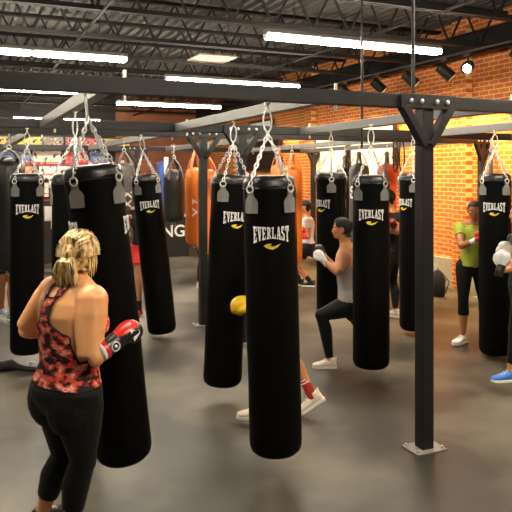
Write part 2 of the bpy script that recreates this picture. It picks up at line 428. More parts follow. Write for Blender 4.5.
# ------------------------------------------------------------------ racks
BZ = 2.625; BH = .1; BB = BZ-BH
def rack(label, u0, u1, v0, v1, posts, cross, left_open=True):
    t = thing('bag_rack', label, 'rack', G(0, v0), 0)
    for i, vv in enumerate((v0, v1)):
        MB().bar(G(u0, vv, BZ-BH/2), G(u1, vv, BZ-BH/2), .08, BH).build('main_beam', M['steel'], t, bevel=.004, world=True)
    for u_ in cross:
        MB().bar(G(u_, v0+.04, BZ-BH/2-.005), G(u_, v1-.04, BZ-BH/2-.005), .08, BH-.01).build('cross_beam', M['steel2'], t, bevel=.004, world=True)
        for vv in (v0, v1):
            MB().tube([G(u_+.12, vv, BB-.04), G(u_+.12, vv, BB-.04), G(u_+.12, vv, BZ+.05)], [.006, .013, .011], 8).build('bolt', M['bolt'], t, world=True)
    for (pu, pv) in posts:
        w = .1; gw = .36 if pu > 4 else .5
        MB().box(G(pu, pv, BB/2+.005), (w, w, BB-.01), RG).build('post', M['steel'], t, bevel=.006, world=True)
        MB().box(G(pu, pv, 2.26), (w+.006, w+.006, .012), RG).build('post_joint', M['vinyl'], t, world=True)
        bp = MB().box(G(pu, pv, .006), (.27, .2, .012), RG)
        bp.build('base_plate', M['plate'], t, world=True, bevel=.002)
        for a in (-1, 1):
            for c in (-1, 1): MB().tube([G(pu+a*.11, pv+c*.07, .012), G(pu+a*.11, pv+c*.07, .03)], .012, 6).build('anchor_nut', M['bolt'], t, world=True)
        fr = pv-.055
        MB().box(G(pu, fr, BZ-BH/2), (gw, .012, BH+.004), RG).build('gusset_plate', M['steel'], t, world=True, bevel=.002)
        for a in (-1, 1):
            MB().bar(G(pu+a*(gw/2-.04), pv-.03, BB+.01), G(pu+a*.02, pv-.03, BB-.27), .06, .075, up=N).build('brace', M['steel'], t, world=True, bevel=.004)
        for q in [x_*gw for x_ in (-.33, -.14, .14, .33)]:
            MB().ell(G(pu+q, fr-.008, BZ-BH/2), (.019, .014, .019), RG, 10, 6).build('bolt', M['bolt'], t, world=True, smooth=True)
    return t
rack('front black steel bag rack carrying the centre bags, post with white-bolted braces', -4.7, 4.75, 0, 3.36, [(-.02, 0), (-.09, 3.36), (-4.6, 0), (-4.6, 3.36), (4.6, 3.36)], [-3.95, -2.38, -.9, .72, 2.45, 4.2])
rack('rear black steel bag rack carrying the orange leather bags near the ring', -4.7, 4.75, 4.45, 10.0, [(-.2, 4.45), (4.65, 4.45), (.25, 10.0), (4.55, 10.0), (-4.6, 4.45), (-4.5, 10)], [-3.9, -2.4, -.75, .9, 2.85, 4.2])

# hanging rods from the ceiling
for px, pu, lab in ((362, None, 'thin black rod from ceiling down behind the bag right of the grey tank person'), (399, None, 'thin black rod from ceiling to the bolted front rack joint')):
    if px == 399: p = G(-.12, 0); zb = BZ
    else: p = W(362, 100, 7.3); zb = BZ; p.z = 0
    t = thing('ceiling_rod', lab, 'rod', (p.x, p.y, zb), 0)
    MB().tube([(0, 0, 0 if px == 399 else -.3), (0, 0, CEIL-zb)], .013, 8).build('rod', M['steel'], t, True)
    MB().tube([(0, 0, 1.38), (0, 0, 1.44)], .026, 8).build('collar', M['bolt'], t, True)

# ------------------------------------------------------------------ heavy bags
def link_pts(c, d, r, L, w):
    pts = []
    for a in range(10):
        t = 2*PI*a/10; x = math.cos(t); y = math.sin(t)
        pts.append(c+d*(x*L/2)+r*(y*w/2))
    return pts
def chain_mb(a, b, step=.03, wire=.0042):
    mb = MB(); a = V(a); b = V(b); d = b-a; n = max(2, int(d.length/step)); d.normalize()
    r = d.cross(V((.3, .8, .1))).normalized(); q = d.cross(r)
    for i in range(n):
        c = a+(b-a)*((i+.5)/n)
        mb.tube(link_pts(c, d, r if i % 2 else q, step*1.5, .021), wire, 5, closed=True)
    return mb
def ring_mb(c, nrm, R, wire, n=14, sq=1.0):
    nrm = V(nrm).normalized(); r = nrm.cross(V((0, 0, 1)))
    if r.length < .01: r = V((1, 0, 0))
    r.normalize(); q = nrm.cross(r)
    return MB().tube([V(c)+r*math.cos(2*PI*i/n)*R+q*math.sin(2*PI*i/n)*R*sq for i in range(n)], wire, 6, closed=True)

def B(x0, y0, x1, y1): return [(x0, y0), (x1, y0), (x1, y1), (x0, y1)]
ST = B(.10, 0, .36, 1)
GLY = {
 'E': [ST, B(0, .86, .8, 1), B(0, 0, .8, .14), B(.3, .43, .6, .57), B(.68, .7, .8, 1), B(.68, 0, .8, .3)],
 'V': [[(.04, 1), (.34, 1), (.58, 0), (.36, 0)], [(.66, 1), (.80, 1), (.58, 0), (.44, 0)], B(0, .88, .42, 1), B(.56, .88, .9, 1)],
 'R': [ST, B(0, .86, .62, 1), B(.5, .55, .76, .93), B(.3, .44, .62, .57), [(.34, .5), (.60, .5), (.90, 0), (.62, 0)], B(0, 0, .46, .13)],
 'L': [ST, B(0, 0, .8, .14), B(.68, 0, .8, .36), B(0, .87, .46, 1)],
 'A': [[(.34, 1), (.48, 1), (.20, 0), (.07, 0)], [(.34, 1), (.58, 1), (.88, 0), (.60, 0)], B(.2, .25, .7, .38), B(0, 0, .3, .11), B(.5, 0, .95, .11)],
 'S': [B(.1, .86, .7, 1), B(.05, .5, .3, .94), [(.05, .64), (.3, .64), (.75, .38), (.5, .36)], B(.5, .06, .75, .48), B(.1, 0, .7, .14), B(.6, .7, .72, 1), B(.05, 0, .17, .3)],
 'T': [B(0, .86, .86, 1), B(.30, 0, .56, 1), B(0, .66, .12, 1), B(.74, .66, .86, 1), B(.2, 0, .66, .12)],
}
def everlast_logo(R, z, width, hgt, ang):
    mb = MB(); txt = 'EVERLAST'; adv = 1.0/len(txt)
    def fn(x, y, d):
        xx = 2*x-1
        g = .66+.34*abs(xx)**1.4
        yy = 1.0-(1-y)*g-(.05*(1-abs(xx)))
        a = ang+(x-.5)*width/R
        r = R+.0005+d
        return V((r*math.sin(a), -r*math.cos(a), z+(yy-1)*hgt))
    for i, ch in enumerate(txt):
        for p in GLY[ch]:
            mb.poly([((i+px*.98)*adv, py) for px, py in p], fn, .003)
    return mb
def swoosh(R, z, w, h, ang):
    pts = [(-.5, .55), (-.28, .5), (-.1, .1), (.05, .0), (.5, .75), (.1, .45), (0, .42), (-.02, .75), (-.2, .8)]
    pts = [(-.50, .62), (-.30, .95), (.0, .95), (-.08, .70), (-.12, .58), (.05, .50), (.25, .62), (.55, .95), (.28, .25), (.02, .0), (-.28, .18)]
    mb = MB()
    def fn(x, y, d):
        a = ang+x*w/R; r = R+.0005+d
        return V((r*math.sin(a), -r*math.cos(a), z+(y-1)*h))
    mb.poly(pts, fn, .003); return mb

def everlast_proto():
    D = .47; R = .172; L = 1.93
    t = thing('heavy_bag', None, 'punching bag')
    prof = [(.02, -.012), (.6*R, -.008), (.84*R, -.012), (.95*R, -.03), (.995*R, -.055), (R*1.0, -.085)]
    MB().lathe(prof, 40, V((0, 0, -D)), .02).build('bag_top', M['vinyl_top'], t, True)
    pr = [(R*.985, -.075), (R*1.003, -.09), (R, -.12)]
    zz = -.2
    while zz > -L+.12: pr.append((R*(1+.012*math.sin(zz*5)), zz)); zz -= .1
    pr += [(R*1.0, -L+.10), (R*.985, -L+.06), (R*.93, -L+.03), (R*.80, -L+.008), (R*.4, -L), (.01, -L)]
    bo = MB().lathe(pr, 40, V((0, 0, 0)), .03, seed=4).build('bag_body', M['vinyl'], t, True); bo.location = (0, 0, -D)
    # seams: vertical + lower horizontal stitch
    sm = MB().tube([(R*math.sin(a)*1.004, -R*math.cos(a)*1.004, -D-.088) for a in [2*PI*i/40 for i in range(40)]], .004, 6, closed=True)
    a = PI/2; sm.tube([(R*1.0*math.sin(a), -R*1.0*math.cos(a), -D-.09-.1*i) for i in range(17)], .003, 6)
    sm.build('seam', M['vinyl_top'], t, True)
    for k_, an in enumerate((0, PI)):
        everlast_logo(R*1.006, -D-.328, .245, .108, an).build('logo', M['white'], t)
        swoosh(R*1.006, -D-.436, .105, .038, an).build('logo_mark', M['yellow'], t)
    for an in (-PI/4, PI/4, 3*PI/4, -3*PI/4):
        out = V((math.sin(an), -math.cos(an), 0))
        def fn(x, y, d, an=an):
            aa = an+x/R; r = R+.004+d+(.004 if y > -.14 else 0)
            return V((r*math.sin(aa), -r*math.cos(aa), -D+y))
        tb = MB().poly([(-.050, -.245), (0, -.247), (.050, -.245), (.052, -.175), (.040, -.155), (.024, -.140), (.021, -.100), (-.021, -.100), (-.024, -.140), (-.040, -.155), (-.052, -.175)], fn, .006)
        tb_o = tb.build('strap_tab', M['tab'], t)
        ring_mb(out*(R+.012)+V((0, 0, -D-.092)), out, .027, .0055, 14, .9).build('d_ring', M['chrome'], tb_o, True)
        chain_mb(V((0, 0, -.20)), out*(R+.012)+V((0, 0, -D-.07))).build('chain', M['chrome'], t, True)
    hb = MB().tube([(0, 0, 0), (0, 0, -.05)], .009, 8).tube([(0, 0, .0), (0, 0, -.012)], .02, 8)
    hb.build('eye_bolt', M['chrome'], t, True)
    cb = MB().tube([V((0, 0, -.12))+V((math.cos(q)*.028, 0, math.sin(q)*.072)) for q in [2*PI*i/16 for i in range(16)]], .006, 7, closed=True)
    cb.tube([(0, 0, -.185), (0, 0, -.21)], .011, 8)
    cb.build('carabiner', M['chrome'], t, True)
    return t
def copy_tree(o, parent=None):
    c = o.copy(); COL.objects.link(c)
    if parent: c.parent = parent
    for ch in list(o.children):
        copy_tree(ch, c)
    return c
PROTO = everlast_proto(); used = [False]
def ebag(label, px, Y, rz, top_px=None, top_py=172, bot=None, L=1.93, S=1.0, group='black long heavy bags with white lettering', botY=None, raise_=0.0):
    """hook under beam at px; the bag axis runs to bottom pixel bot=(px,py) when it swings"""
    hk = W(px, 0, Y); hk.z = BB+raise_
    t = PROTO if not used[0] else copy_tree(PROTO)
    used[0] = True
    t['label'] = label; t['group'] = group
    t.location = hk
    # default yaw: face camera
    yaw = math.atan2(hk.x, hk.y)
    R0 = Euler((0, 0, -yaw+rz)).to_matrix()
    if bot is not None:
        b = W(bot[0], bot[1], botY or Y); d = (b-hk).normalized()
        ql = V((0, 0, -1)).rotation_difference(d).to_matrix()
        R0 = ql @ R0
    t.rotation_euler = R0.to_euler()
    t.scale = (S, S, S)
    for ch in t.children:
        if ch.name.startswith('bag_body'): ch.scale = (1, 1, L/1.93)
    return t
ebag('largest black bag at left with its back seam facing out, struck by the red glove', 84, 3.93, PI/2+.08, bot=(126, 470), S=1.0, L=1.82, botY=4.06, raise_=.05)
ebag('black bag hanging behind the nearest left bag, mostly covered by the patterned tank top', 75, 5.06, .9)
ebag('black lettered bag at the far left, its foot behind the elbow of the nearest person', 27, 6.95, .05, L=1.9)
ebag('black lettered bag swinging above its round shadow, between the red glove and the far ring', 141, 8.2, .1, bot=(163, 338), L=1.93, S=1.03)
ebag('black lettered bag half hidden just left of the front centre bag', 234, 5.97, .40, bot=(222, 386), L=1.87, S=1.02)
ebag('frontmost black lettered bag in the centre of the picture', 267, 4.46, .05, bot=(276, 458), L=1.82, S=1.03)
ebag('black bag beyond the person in the grey tank, its lettering turned left', 331, 7.55, -.75, L=1.68, S=.97)
ebag('black lettered bag right of the person in the grey tank', 371, 6.45, .03, L=1.83, S=1.03)
ebag('black bag hanging just left of the nearest steel post, partly covered by it', 413, 8.4, -.75, L=2.0)
ebag('black lettered bag beside the person in the green shirt', 495, 7.35, -.05, L=2.02)

def lbag(label, px, Y, top_py, bot_py, R, m, sm, hook_py=None, rz=0.4, lean=0, mark=None, group='leather bags hung by straps'):
    hk = W(px, hook_py or 148, Y)
    zt = CAMZ-(top_py-HOR)/F*Y; zb = CAMZ-(bot_py-HOR)/F*Y
    t = thing('leather_bag', label, 'punching bag', (hk.x, hk.y, BB), rz, group)
    t.rotation_euler = (0, lean, rz)
    h = BB; zt -= h; zb -= h; zh = hk.z-h
    pr = [(.01, zt+.05), (R*.5, zt+.035), (R*.8, zt+.0), (R*.95, zt-.05), (R, zt-.12)]
    z = zt-.25
    while z > zb+.14: pr.append((R*(1+.015*math.sin(z*7)), z)); z -= .1
    pr += [(R, zb+.12), (R*.95, zb+.05), (R*.78, zb+.01), (R*.4, zb-.005), (.01, zb-.008)]
    MB().lathe(pr, 28, wob=.04, seed=px).build('bag_body', m, t, True)
    for k_ in range(4):
        an = PI/4+k_*PI/2; o_ = V((math.sin(an), math.cos(an), 0))
        p = [V((0, 0, zh-.03))+o_*.015, V((0, 0, (zh+zt)/2))+o_*R*.55, V((0, 0, zt))+o_*R*.90, V((0, 0, zt-.12))+o_*(R*1.03)]
        s_ = MB()
        for a_, b_ in zip(p[:-1], p[1:]): s_.bar(a_, b_, .045, .008, up=o_.cross(V((0, 0, 1))).cross(b_-a_) if True else o_)
        s_.build('strap', sm, t)
    rg = ring_mb((0, 0, zh), (0, 1, 0), .026, .006); rg.build('hook_ring', M['chrome'], t, True)
    if zh < -.06: chain_mb((0, 0, 0), (0, 0, zh+.02)).build('chain', M['chrome'], t, True)
    rg = ring_mb((0, 0, zb-.035), (0, 1, 0), .028, .005); rg.build('bottom_ring', M['chrome'], t, True)
    if mark:
        vs, fs = text_mesh(mark[0], mark[1])
        yaw = -math.atan2(hk.x, hk.y)-rz+mark[3]
        mb = MB()
        # letters run down the bag
        vv = []
        for q in vs:
            a = yaw+q.y/R; rr = R*1.03
            vv.append(V((rr*math.sin(a), -rr*math.cos(a), (zt+zb)/2+mark[2]-q.x)))
        mb.add(vv, fs); mb.build('lettering', M['white'], t)
    return t
lbag('large black leather bag cut by the left edge with a strap loop', 9, 8.1, 160, 270, .19, M['leather_black'], M['strap'], 147)
lbag('grey leather bag with white lettering between two black bags at left', 124, 10.2, 166, 262, .17, M['leather_grey'], M['strap'], 150, mark=('RIVAL'[0:0]+'KX 2', .2, .15, .25))
lbag('short black leather bag beside the left orange bag', 174, 10.7, 172, 222, .17, M['leather_black'], M['strap'], 157)
lbag('orange leather bag left of the rear steel post with a ring at its bottom', 195, 11.3, 170, 244, .165, M['leather_orange'], M['strap_orange'], 150, mark=('2 X', .2, 0, .1))
lbag('orange leather bag seen right behind the rear steel post', 208, 10.3, 172, 254, .165, M['leather_orange'], M['strap_orange'], 155)
lbag('orange leather bag behind the centre bag, the left of the pair', 279, 13.4, 166, 258, .17, M['leather_orange'], M['strap_orange'], 149)
lbag('orange leather bag peeking out right of the centre bag', 292, 11.3, 168, 262, .175, M['leather_orange'], M['strap_orange'], 152)
lbag('narrow black leather bag between the far bag and the grey bag', 345, 11.5, 170, 262, .16, M['leather_black'], M['strap'], 154)
lbag('grey bag with white vertical lettering left of the bag by the grey tank person', 359, 10.8, 166, 255, .165, M['leather_grey'], M['strap'], 150, mark=('8S', .22, .3, -.55))
lbag('red orange leather bag right of the bag beside the grey tank person', 387, 11.4, 166, 238, .165, M['leather_red'], M['strap'], 150)
lbag('dark bag with floor ring hanging behind the bag beside the green shirt person', 491, 9.0, 182, 318, .165, M['leather_black'], M['strap'], 150)

# ------------------------------------------------------------------ people
def vbox(n): return [0.0]*n
class Person:
    def __init__(s, label, ground, pelvis, neck, hip_yaw, sh_yaw, head, head_yaw, skin, voxel=.011, k=1.0, fat=1.0, female=True, pitch=0.0, shw=None):
        s.root = thing('person', label, 'person', (ground[0], ground[1], 0))
        s.o = V((ground[0], ground[1], 0)); s.P = V(pelvis)-s.o; s.Nk = V(neck)-s.o; s.k = k; s.fat = fat; s.skin = skin
        s.hy = math.radians(hip_yaw); s.sy = math.radians(sh_yaw); s.female = female; s.voxel = voxel
        s.Hc = V(head)-s.o; s.hdy = math.radians(head_yaw); s.hp = math.radians(pitch)
        s.bones = {}; s.limbs = {}
        s.shw = (shw or (.155 if female else .18))*k
        s.mb = MB(); s.extra = []
    def frame(s, t):
        yaw = s.hy+(s.sy-s.hy)*max(0, min(1, t))
        up = (s.Nk-s.P).normalized(); f = V((math.sin(yaw), math.cos(yaw), 0)); f = (f-up*f.dot(up)).normalized(); r = f.cross(up)
        L = (s.Nk-s.P).length
        bow = -.025*math.sin(PI*max(0, min(1, t)))
        return s.P+up*(L*t)+f*bow, r, f, up
    def torso(s):
        k = s.k; w = s.fat
        sec = [(-.20, .085, .07, 0), (-.12, .135, .105, -.01), (-.02, .170, .125, -.015), (.06, .172, .125, -.015), (.16, .150, .108, 0), (.28, .135, .10, .01), (.42, .138, .103, .012), (.58, .148, .112, .01), (.72, .158, .115, .0), (.84, .150, .10, -.005), (.93, .105, .078, -.01), (1.0, .06, .058, 0)]
        if not s.female: sec = [(t, rx*(1.0 if t > .5 else .93)*(1.08 if t > .5 else 1), ry*(.95), o) for t, rx, ry, o in sec]
        L = []
        for t, rx, ry, o in sec:
            c, r, f, up = s.frame(t); L.append((c+f*o*k, r*rx*k*w, f*ry*k*w))
        s.mb.loft(L, 24)
        c, r, f, up = s.frame(0)
        R = Matrix((r, f, up)).transposed()
        if s.female or True:
            for sx in (-1, 1):
                s.mb.ell(c+r*sx*.070*k*w-f*.040*k*w-up*.035*k, (.092*k*w, .088*k*w, .12*k*w), R)
        if s.female:
            c, r, f, up = s.frame(.62); R = Matrix((r, f, up)).transposed()
            for sx in (-1, 1): s.mb.ell(c+r*sx*.07*k+f*.085*k*w, (.065*k*w, .055*k*w, .065*k*w), R)
        # trapezius/neck
        hd = s.Hc-s.Nk
        c, r, f, up = s.frame(1.0)
        s.mb.tube([s.Nk-up*.04, s.Nk+hd*.25, s.Nk+hd*.85], [.068*k*(w*.4+.6), .056*k*(w*.5+.5), .052*k], 16)
        for sx in (-1, 1):
            a = s.frame(.93)[0]; sh = s.shoulder(sx)
            s.mb.tube([s.Nk+up*.02, (s.Nk+sh)/2+up*.02, sh], [.045*k*w, .05*k*w, .055*k*w], 12)
    def shoulder(s, sx):
        c, r, f, up = s.frame(.87); return c+r*sx*s.shw
    def hip(s, sx):
        c, r, f, up = s.frame(0); return c+r*sx*.088*s.k
    def ik(s, a, c, l1, l2, pole):
        d = c-a; D = min(d.length, (l1+l2)*.998); d.normalize(); c = a+d*D
        x = (l1*l1-l2*l2+D*D)/(2*D); h = math.sqrt(max(0, l1*l1-x*x))
        p = V(pole); p = (p-d*p.dot(d))
        if p.length < 1e-5: p = V((0, 1, 0))
        p.normalize(); return a+d*x+p*h, c
    def arm(s, sx, wrist, pole=(0, 0, -1), elbow=None, fat=None):
        k = s.k; w = (fat or s.fat)
        sh = s.shoulder(sx); wr = V(wrist)-s.o
        if elbow is not None: el = V(elbow)-s.o
        else: el, wr = s.ik(sh, wr, .285*k, .25*k, pole)
        s.mb.tube([sh+(sh-el).normalized()*.012, sh, sh+(el-sh)*.25, sh+(el-sh)*.6, el-(el-sh)*.05, el], [.035*k*w, .060*k*w, .061*k*w, .052*k*w, .043*k*w, .040*k*w], 16)
        s.mb.ell(sh, .062*k*w)
        s.mb.tube([el+(el-wr).normalized()*.01, el, el+(wr-el)*.25, el+(wr-el)*.65, wr, wr+(wr-el).normalized()*.03], [.034*k*w, .041*k*w, .044*k*w, .035*k*w, .027*k*w, .026*k*w], 16)
        n = 'L' if sx < 0 else 'R'
        s.limbs['ua'+n] = (sh, el, .055*k*w); s.limbs['fa'+n] = (el, wr, .038*k*w)
        return wr, (wr-el).normalized(), el
    def leg(s, sx, ankle, pole=None, knee=None, lift=0.0):
        k = s.k; w = s.fat*.5+.5; W2 = s.fat
        hp = s.hip(sx); an = V(ankle)-s.o; an.z = .086*k+lift
        c, r, f, up = s.frame(0)
        if knee is not None: kn = V(knee)-s.o
        else: kn, an = s.ik(hp, an, .425*k, .41*k, pole if pole is not None else f)
        s.mb.tube([hp+V((0, 0, .03)), hp, hp+(kn-hp)*.2, hp+(kn-hp)*.55, kn-(kn-hp)*.08, kn], [.07*k*W2, .092*k*W2, .093*k*W2, .076*k*W2, .056*k*w, .054*k*w], 18)
        s.mb.ell(kn, .055*k*w)
        bk = (kn-hp).normalized()-(an-kn).normalized(); 
        cf = -f*.018*k
        s.mb.tube([kn, kn+(an-kn)*.12+cf*.5, kn+(an-kn)*.32+cf, kn+(an-kn)*.6+cf*.5, kn+(an-kn)*.85, an], [.052*k*w, .054*k*w, .058*k*w, .048*k*w, .036*k*w, .036*k*w], 16)
        n = 'L' if sx < 0 else 'R'
        s.limbs['th'+n] = (hp, kn, .08*k*W2); s.limbs['sh'+n] = (kn, an, .05*k*w)
        return an, (an-kn).normalized(), kn
    def headgeo(s):
        k = s.k; y = s.hdy; f = V((math.sin(y)*math.cos(s.hp), math.cos(y)*math.cos(s.hp), math.sin(s.hp))); r = V((math.cos(y), -math.sin(y), 0)); up = r.cross(f)
        R = Matrix((r, f, up)).transposed(); s.hR = R; s.hr, s.hf, s.hu = r, f, up; C = s.Hc
        P = lambda x, yy, z: C+(r*x+f*yy+up*z)*k
        s.hP = P
        s.mb.ell(P(0, -.008, .025), (.074*k, .093*k, .088*k), R, 20, 14)
        s.mb.ell(P(0, .022, -.035), (.058*k, .068*k, .072*k), R)
        s.mb.ell(P(0, .058, -.082), (.026*k, .026*k, .022*k), R)
        s.mb.ell(P(0, .062, -.058), (.034*k, .026*k, .020*k), R)         # mouth mound
        for sx in (-1, 1):
            s.mb.ell(P(sx*.040, .058, -.022), (.024*k, .024*k, .024*k), R) # cheeks
            s.mb.ell(P(sx*.030, .074, .026), (.026*k, .014*k, .009*k), R)  # brow
            s.mb.ell(P(sx*.077, -.010, -.005), (.010*k, .020*k, .032*k), R) # ear
        s.mb.tube([P(0, .080, .018), P(0, .091, -.008), P(0, .098, -.026), P(0, .088, -.036)], [.009*k, .011*k, .015*k, .011*k], 10)
        s.limbs['hd'] = (P(0, 0, -.06), P(0, 0, .06), .08*k)
    def finish(s):
        s.torso(); s.headgeo()
        me = s.remesh(s.mb, s.voxel, 4)
        me.materials.append(s.skin); me.shade_smooth(); me.name = 'body'
        o = bpy.data.objects.new('body', me); COL.objects.link(o); o.parent = s.root; s.body = o
        n = len(me.vertices); co_ = np.empty(n*3); me.vertices.foreach_get('co', co_); s.co = co_.reshape(-1, 3)
        no = np.empty(n*3); me.vertices.foreach_get('normal', no); s.no = no.reshape(-1, 3)
        names = []; ds = []; ts = []
        for nm, (a, b, rr) in s.limbs.items():
            a = np.array(a); b = np.array(b); ab = b-a; t = ((s.co-a) @ ab)/ab.dot(ab); tc = np.clip(t, 0, 1)
            d = np.linalg.norm(s.co-a-tc[:, None]*ab, axis=1)-rr; names.append(nm); ds.append(d); ts.append(t)
        P = np.array(s.P); Nn = np.array(s.Nk); ab = Nn-P; L2 = ab.dot(ab); t = ((s.co-P) @ ab)/L2; tc = np.clip(t, 0, 1)
        rel = s.co-P-tc[:, None]*ab
        yaw = s.hy+(s.sy-s.hy)*tc
        up = ab/math.sqrt(L2)
        f = np.stack([np.sin(yaw), np.cos(yaw), np.zeros(n)], 1); f = f-(f @ up)[:, None]*up; f /= np.linalg.norm(f, axis=1)[:, None]
        r = np.cross(f, up)
        lx = (rel*r).sum(1); ly = (rel*f).sum(1)
        d = np.sqrt((lx/1.35)**2+ly**2+(rel @ up)**2)-.105*s.k*s.fat
        names.append('to'); ds.append(d); ts.append(t)
        ds = np.array(ds); idx = ds.argmin(0)
        s.bone = np.array(names)[idx]; s.t = {nm: tt for nm, tt in zip(names, ts)}; s.lx = lx; s.ly = ly; s.s = t
        # face details
        P_ = s.hP; k = s.k
        for sx in (-1, 1):
            e = MB().ell(P_(sx*.031, .073, .006), (.0145*k, .011*k, .0085*k), s.hR, 10, 8).build('eye', M['eye_white'], s.root, True)
            MB().ell(P_(sx*.031, .081, .006), (.0065*k, .005*k, .0065*k), s.hR, 8, 6).build('iris', M['iris'], e, True)
            MB().tube([P_(sx*.014, .087, .026), P_(sx*.030, .088, .031), P_(sx*.048, .078, .026)], [.003*k, .0045*k, .002*k], 6).build('eyebrow', M['hair_black'], s.root, True)
        MB().tube([P_(-.022, .078, -.058), P_(0, .089, -.055), P_(.022, .078, -.058)], [.003*k, .0065*k, .003*k], 8).build('lips', M['lip'], s.root, True)
        return s
    def remesh(s, mb, voxel, sm):
        me = mb.mesh('tmp', [], False); o = bpy.data.objects.new('tmp', me); COL.objects.link(o)
        r = o.modifiers.new('r', 'REMESH'); r.mode = 'VOXEL'; r.voxel_size = voxel; r.adaptivity = 0
        m = o.modifiers.new('s', 'SMOOTH'); m.factor = .5; m.iterations = sm
        dg = bpy.context.evaluated_depsgraph_get(); out = bpy.data.meshes.new_from_object(o.evaluated_get(dg))
        bpy.data.objects.remove(o); bpy.data.meshes.remove(me); return out
    def garment(s, name, m, mask, off=.007, trim=None, trim_rings=0, smooth_b=6, label=None, noise_amp=.0):
        bm = bmesh.new(); bm.from_mesh(s.body.data); bm.verts.ensure_lookup_table()
        kill = [v for v in bm.verts if not mask[v.index]]
        for v in bm.verts:
            if mask[v.index]:
                nn = V(s.no[v.index]); amp = off+(noise_amp*(noise.noise(v.co*9)+.3) if noise_amp else 0)
                v.co = v.co+nn*amp
        bmesh.ops.delete(bm, geom=kill, context='VERTS')
        # drop specks
        bm.verts.ensure_lookup_table()
        for _ in range(smooth_b):
            bv = [(v, [e.other_vert(v) for e in v.link_edges if e.is_boundary]) for v in bm.verts if v.is_boundary]
            new = [(v, (v.co+sum((q.co for q in ns), V())/len(ns))/2) for v, ns in bv if ns]
            for v, c in new: v.co = c
        mats = [m]
        for f_ in bm.faces: f_.material_index = 0; f_.smooth = True
        if trim is not None:
            mats.append(trim); ring = set(v for v in bm.verts if v.is_boundary)
            for _ in range(trim_rings):
                fs_ = set(f_ for v in ring for f_ in v.link_faces)
                for f_ in fs_: f_.material_index = 1
                ring = set(v for f_ in fs_ for v in f_.verts)
        me = bpy.data.meshes.new(name); bm.to_mesh(me); bm.free()
        for q in mats: me.materials.append(q)
        o = bpy.data.objects.new(name, me); COL.objects.link(o); o.parent = s.root
        so = o.modifiers.new('solid', 'SOLIDIFY'); so.thickness = .006; so.offset = -1
        if label: o['label'] = label
        return o
    def isb(s, *names): return np.isin(s.bone, names)
    def leggings(s, m=None, end=.97, name='leggings', top=.10):
        mk = (s.isb('to') & (s.s < top)) | s.isb('thL', 'thR')
        for q in ('shL', 'shR'): mk |= (s.isb(q) & (s.t[q] < end))
        return s.garment(name, m or M['legging'], mk, .008)
    def shorts(s, m, end=.55, name='shorts', off=.018):
        mk = (s.isb('to') & (s.s < .10))
        for q in ('thL', 'thR'): mk |= (s.isb(q) & (s.t[q] < end))
        return s.garment(name, m, mk, off, noise_amp=.01)
    def tee(s, m, hem=-.02, sleeve=.5, name='t_shirt', off=.010):
        mk = s.isb('to') & (s.s > hem) & (s.s < .97)
        for q in ('uaL', 'uaR'): mk |= (s.isb(q) & (s.t[q] < sleeve))
        return s.garment(name, m, mk, off, noise_amp=.005)
    def hair_cap(s, m, off=.012, line=.055, amp=.009):
        rel = s.co-np.array(s.Hc); lx = rel @ np.array(s.hr); ly = rel @ np.array(s.hf); lz = rel @ np.array(s.hu)
        k = s.k
        mk = np.linalg.norm(rel, axis=1) < .155*k
        mk &= ((ly < .055*k) & (lz > .03*k)) | ((ly < .078*k) & (lz > .065*k)) | ((ly < .0*k) & (lz > -.05*k)) | ((ly < -.035*k) & (lz > -.095*k)) | ((ly < .045*k) & (lz > .015*k)) | ((ly < .02*k) & (lz > .0) & False)
        mk &= ~((np.abs(lx) > .076*k) & (ly > -.03*k) & (ly < .02*k) & (lz < .018*k))
        return s.garment('hair', m, mk, off, noise_amp=amp)
    # hands and feet
    def fist(s, w, d, up, m=None, parent=None, name='hand'):
        """closed relaxed fist with separate bent fingers"""
        k = s.k; r = d.cross(up).normalized(); up = r.cross(d).normalized()
        P = lambda a, b, c: w+(d*a+r*b+up*c)*k
        mb = MB().ell(P(.045, 0, 0), (.042*k, .036*k, .020*k), Matrix((d, r, up)).transposed())
        for i, off in enumerate((-.030, -.010, .010, .029)):
            l = (.9, 1.0, .96, .8)[i]
            mb.tube([P(.05, off, .006), P(.082*l+.004, off, .004), P(.092*l+.004, off, -.018), P(.070*l, off, -.034), P(.052*l, off, -.028)], [.0095*k, .0105*k, .010*k, .0095*k, .007*k], 8)
        mb.tube([P(.02, -.034, 0), P(.045, -.046, -.012), P(.066, -.034, -.030), P(.075, -.016, -.036)], [.012*k, .012*k, .011*k, .009*k], 8)
        me = s.remesh(mb, .0055, 2); me.materials.append(m or s.skin); me.shade_smooth()
        o = bpy.data.objects.new(name, me); COL.objects.link(o); o.parent = s.root; return o
    def glove(s, w, d, up, m, cuff, trim=None, sc=1.0, m2=None, cs=1.0):
        k = s.k*sc; r = d.cross(up).normalized(); up = r.cross(d).normalized()
        P = lambda a, b, c: w+(d*a+r*b+up*c)*k
        mb = MB()
        secs = [(.02, .040, .036, 0), (.05, .050, .044, .0), (.09, .062, .052, .006), (.13, .070, .058, .008), (.165, .068, .060, .002), (.195, .055, .052, -.008), (.212, .030, .030, -.014)]
        mb.loft([(P(a, 0, o_), r*x*k, up*y*k) for a, x, y, o_ in secs], 20)
        mb.ell(P(.15, 0, -.035), (.045*k, .055*k, .040*k), Matrix((d, r, up)).transposed())
        mb.tube([P(.045, -.045, -.01), P(.085, -.070, -.018), P(.125, -.070, -.028), P(.155, -.052, -.036), P(.165, -.046, -.036)], [.018*k, .024*k, .025*k, .022*k, .014*k], 12)
        me = s.remesh(mb, .008, 5); me.materials.append(m)
        if m2:
            me.materials.append(m2)
            for p in me.polygons:
                rel = p.center-w
                if rel.dot(r) > .012*k and rel.dot(up) < .028*k and rel.dot(d) > .0: p.material_index = 1
        me.shade_smooth()
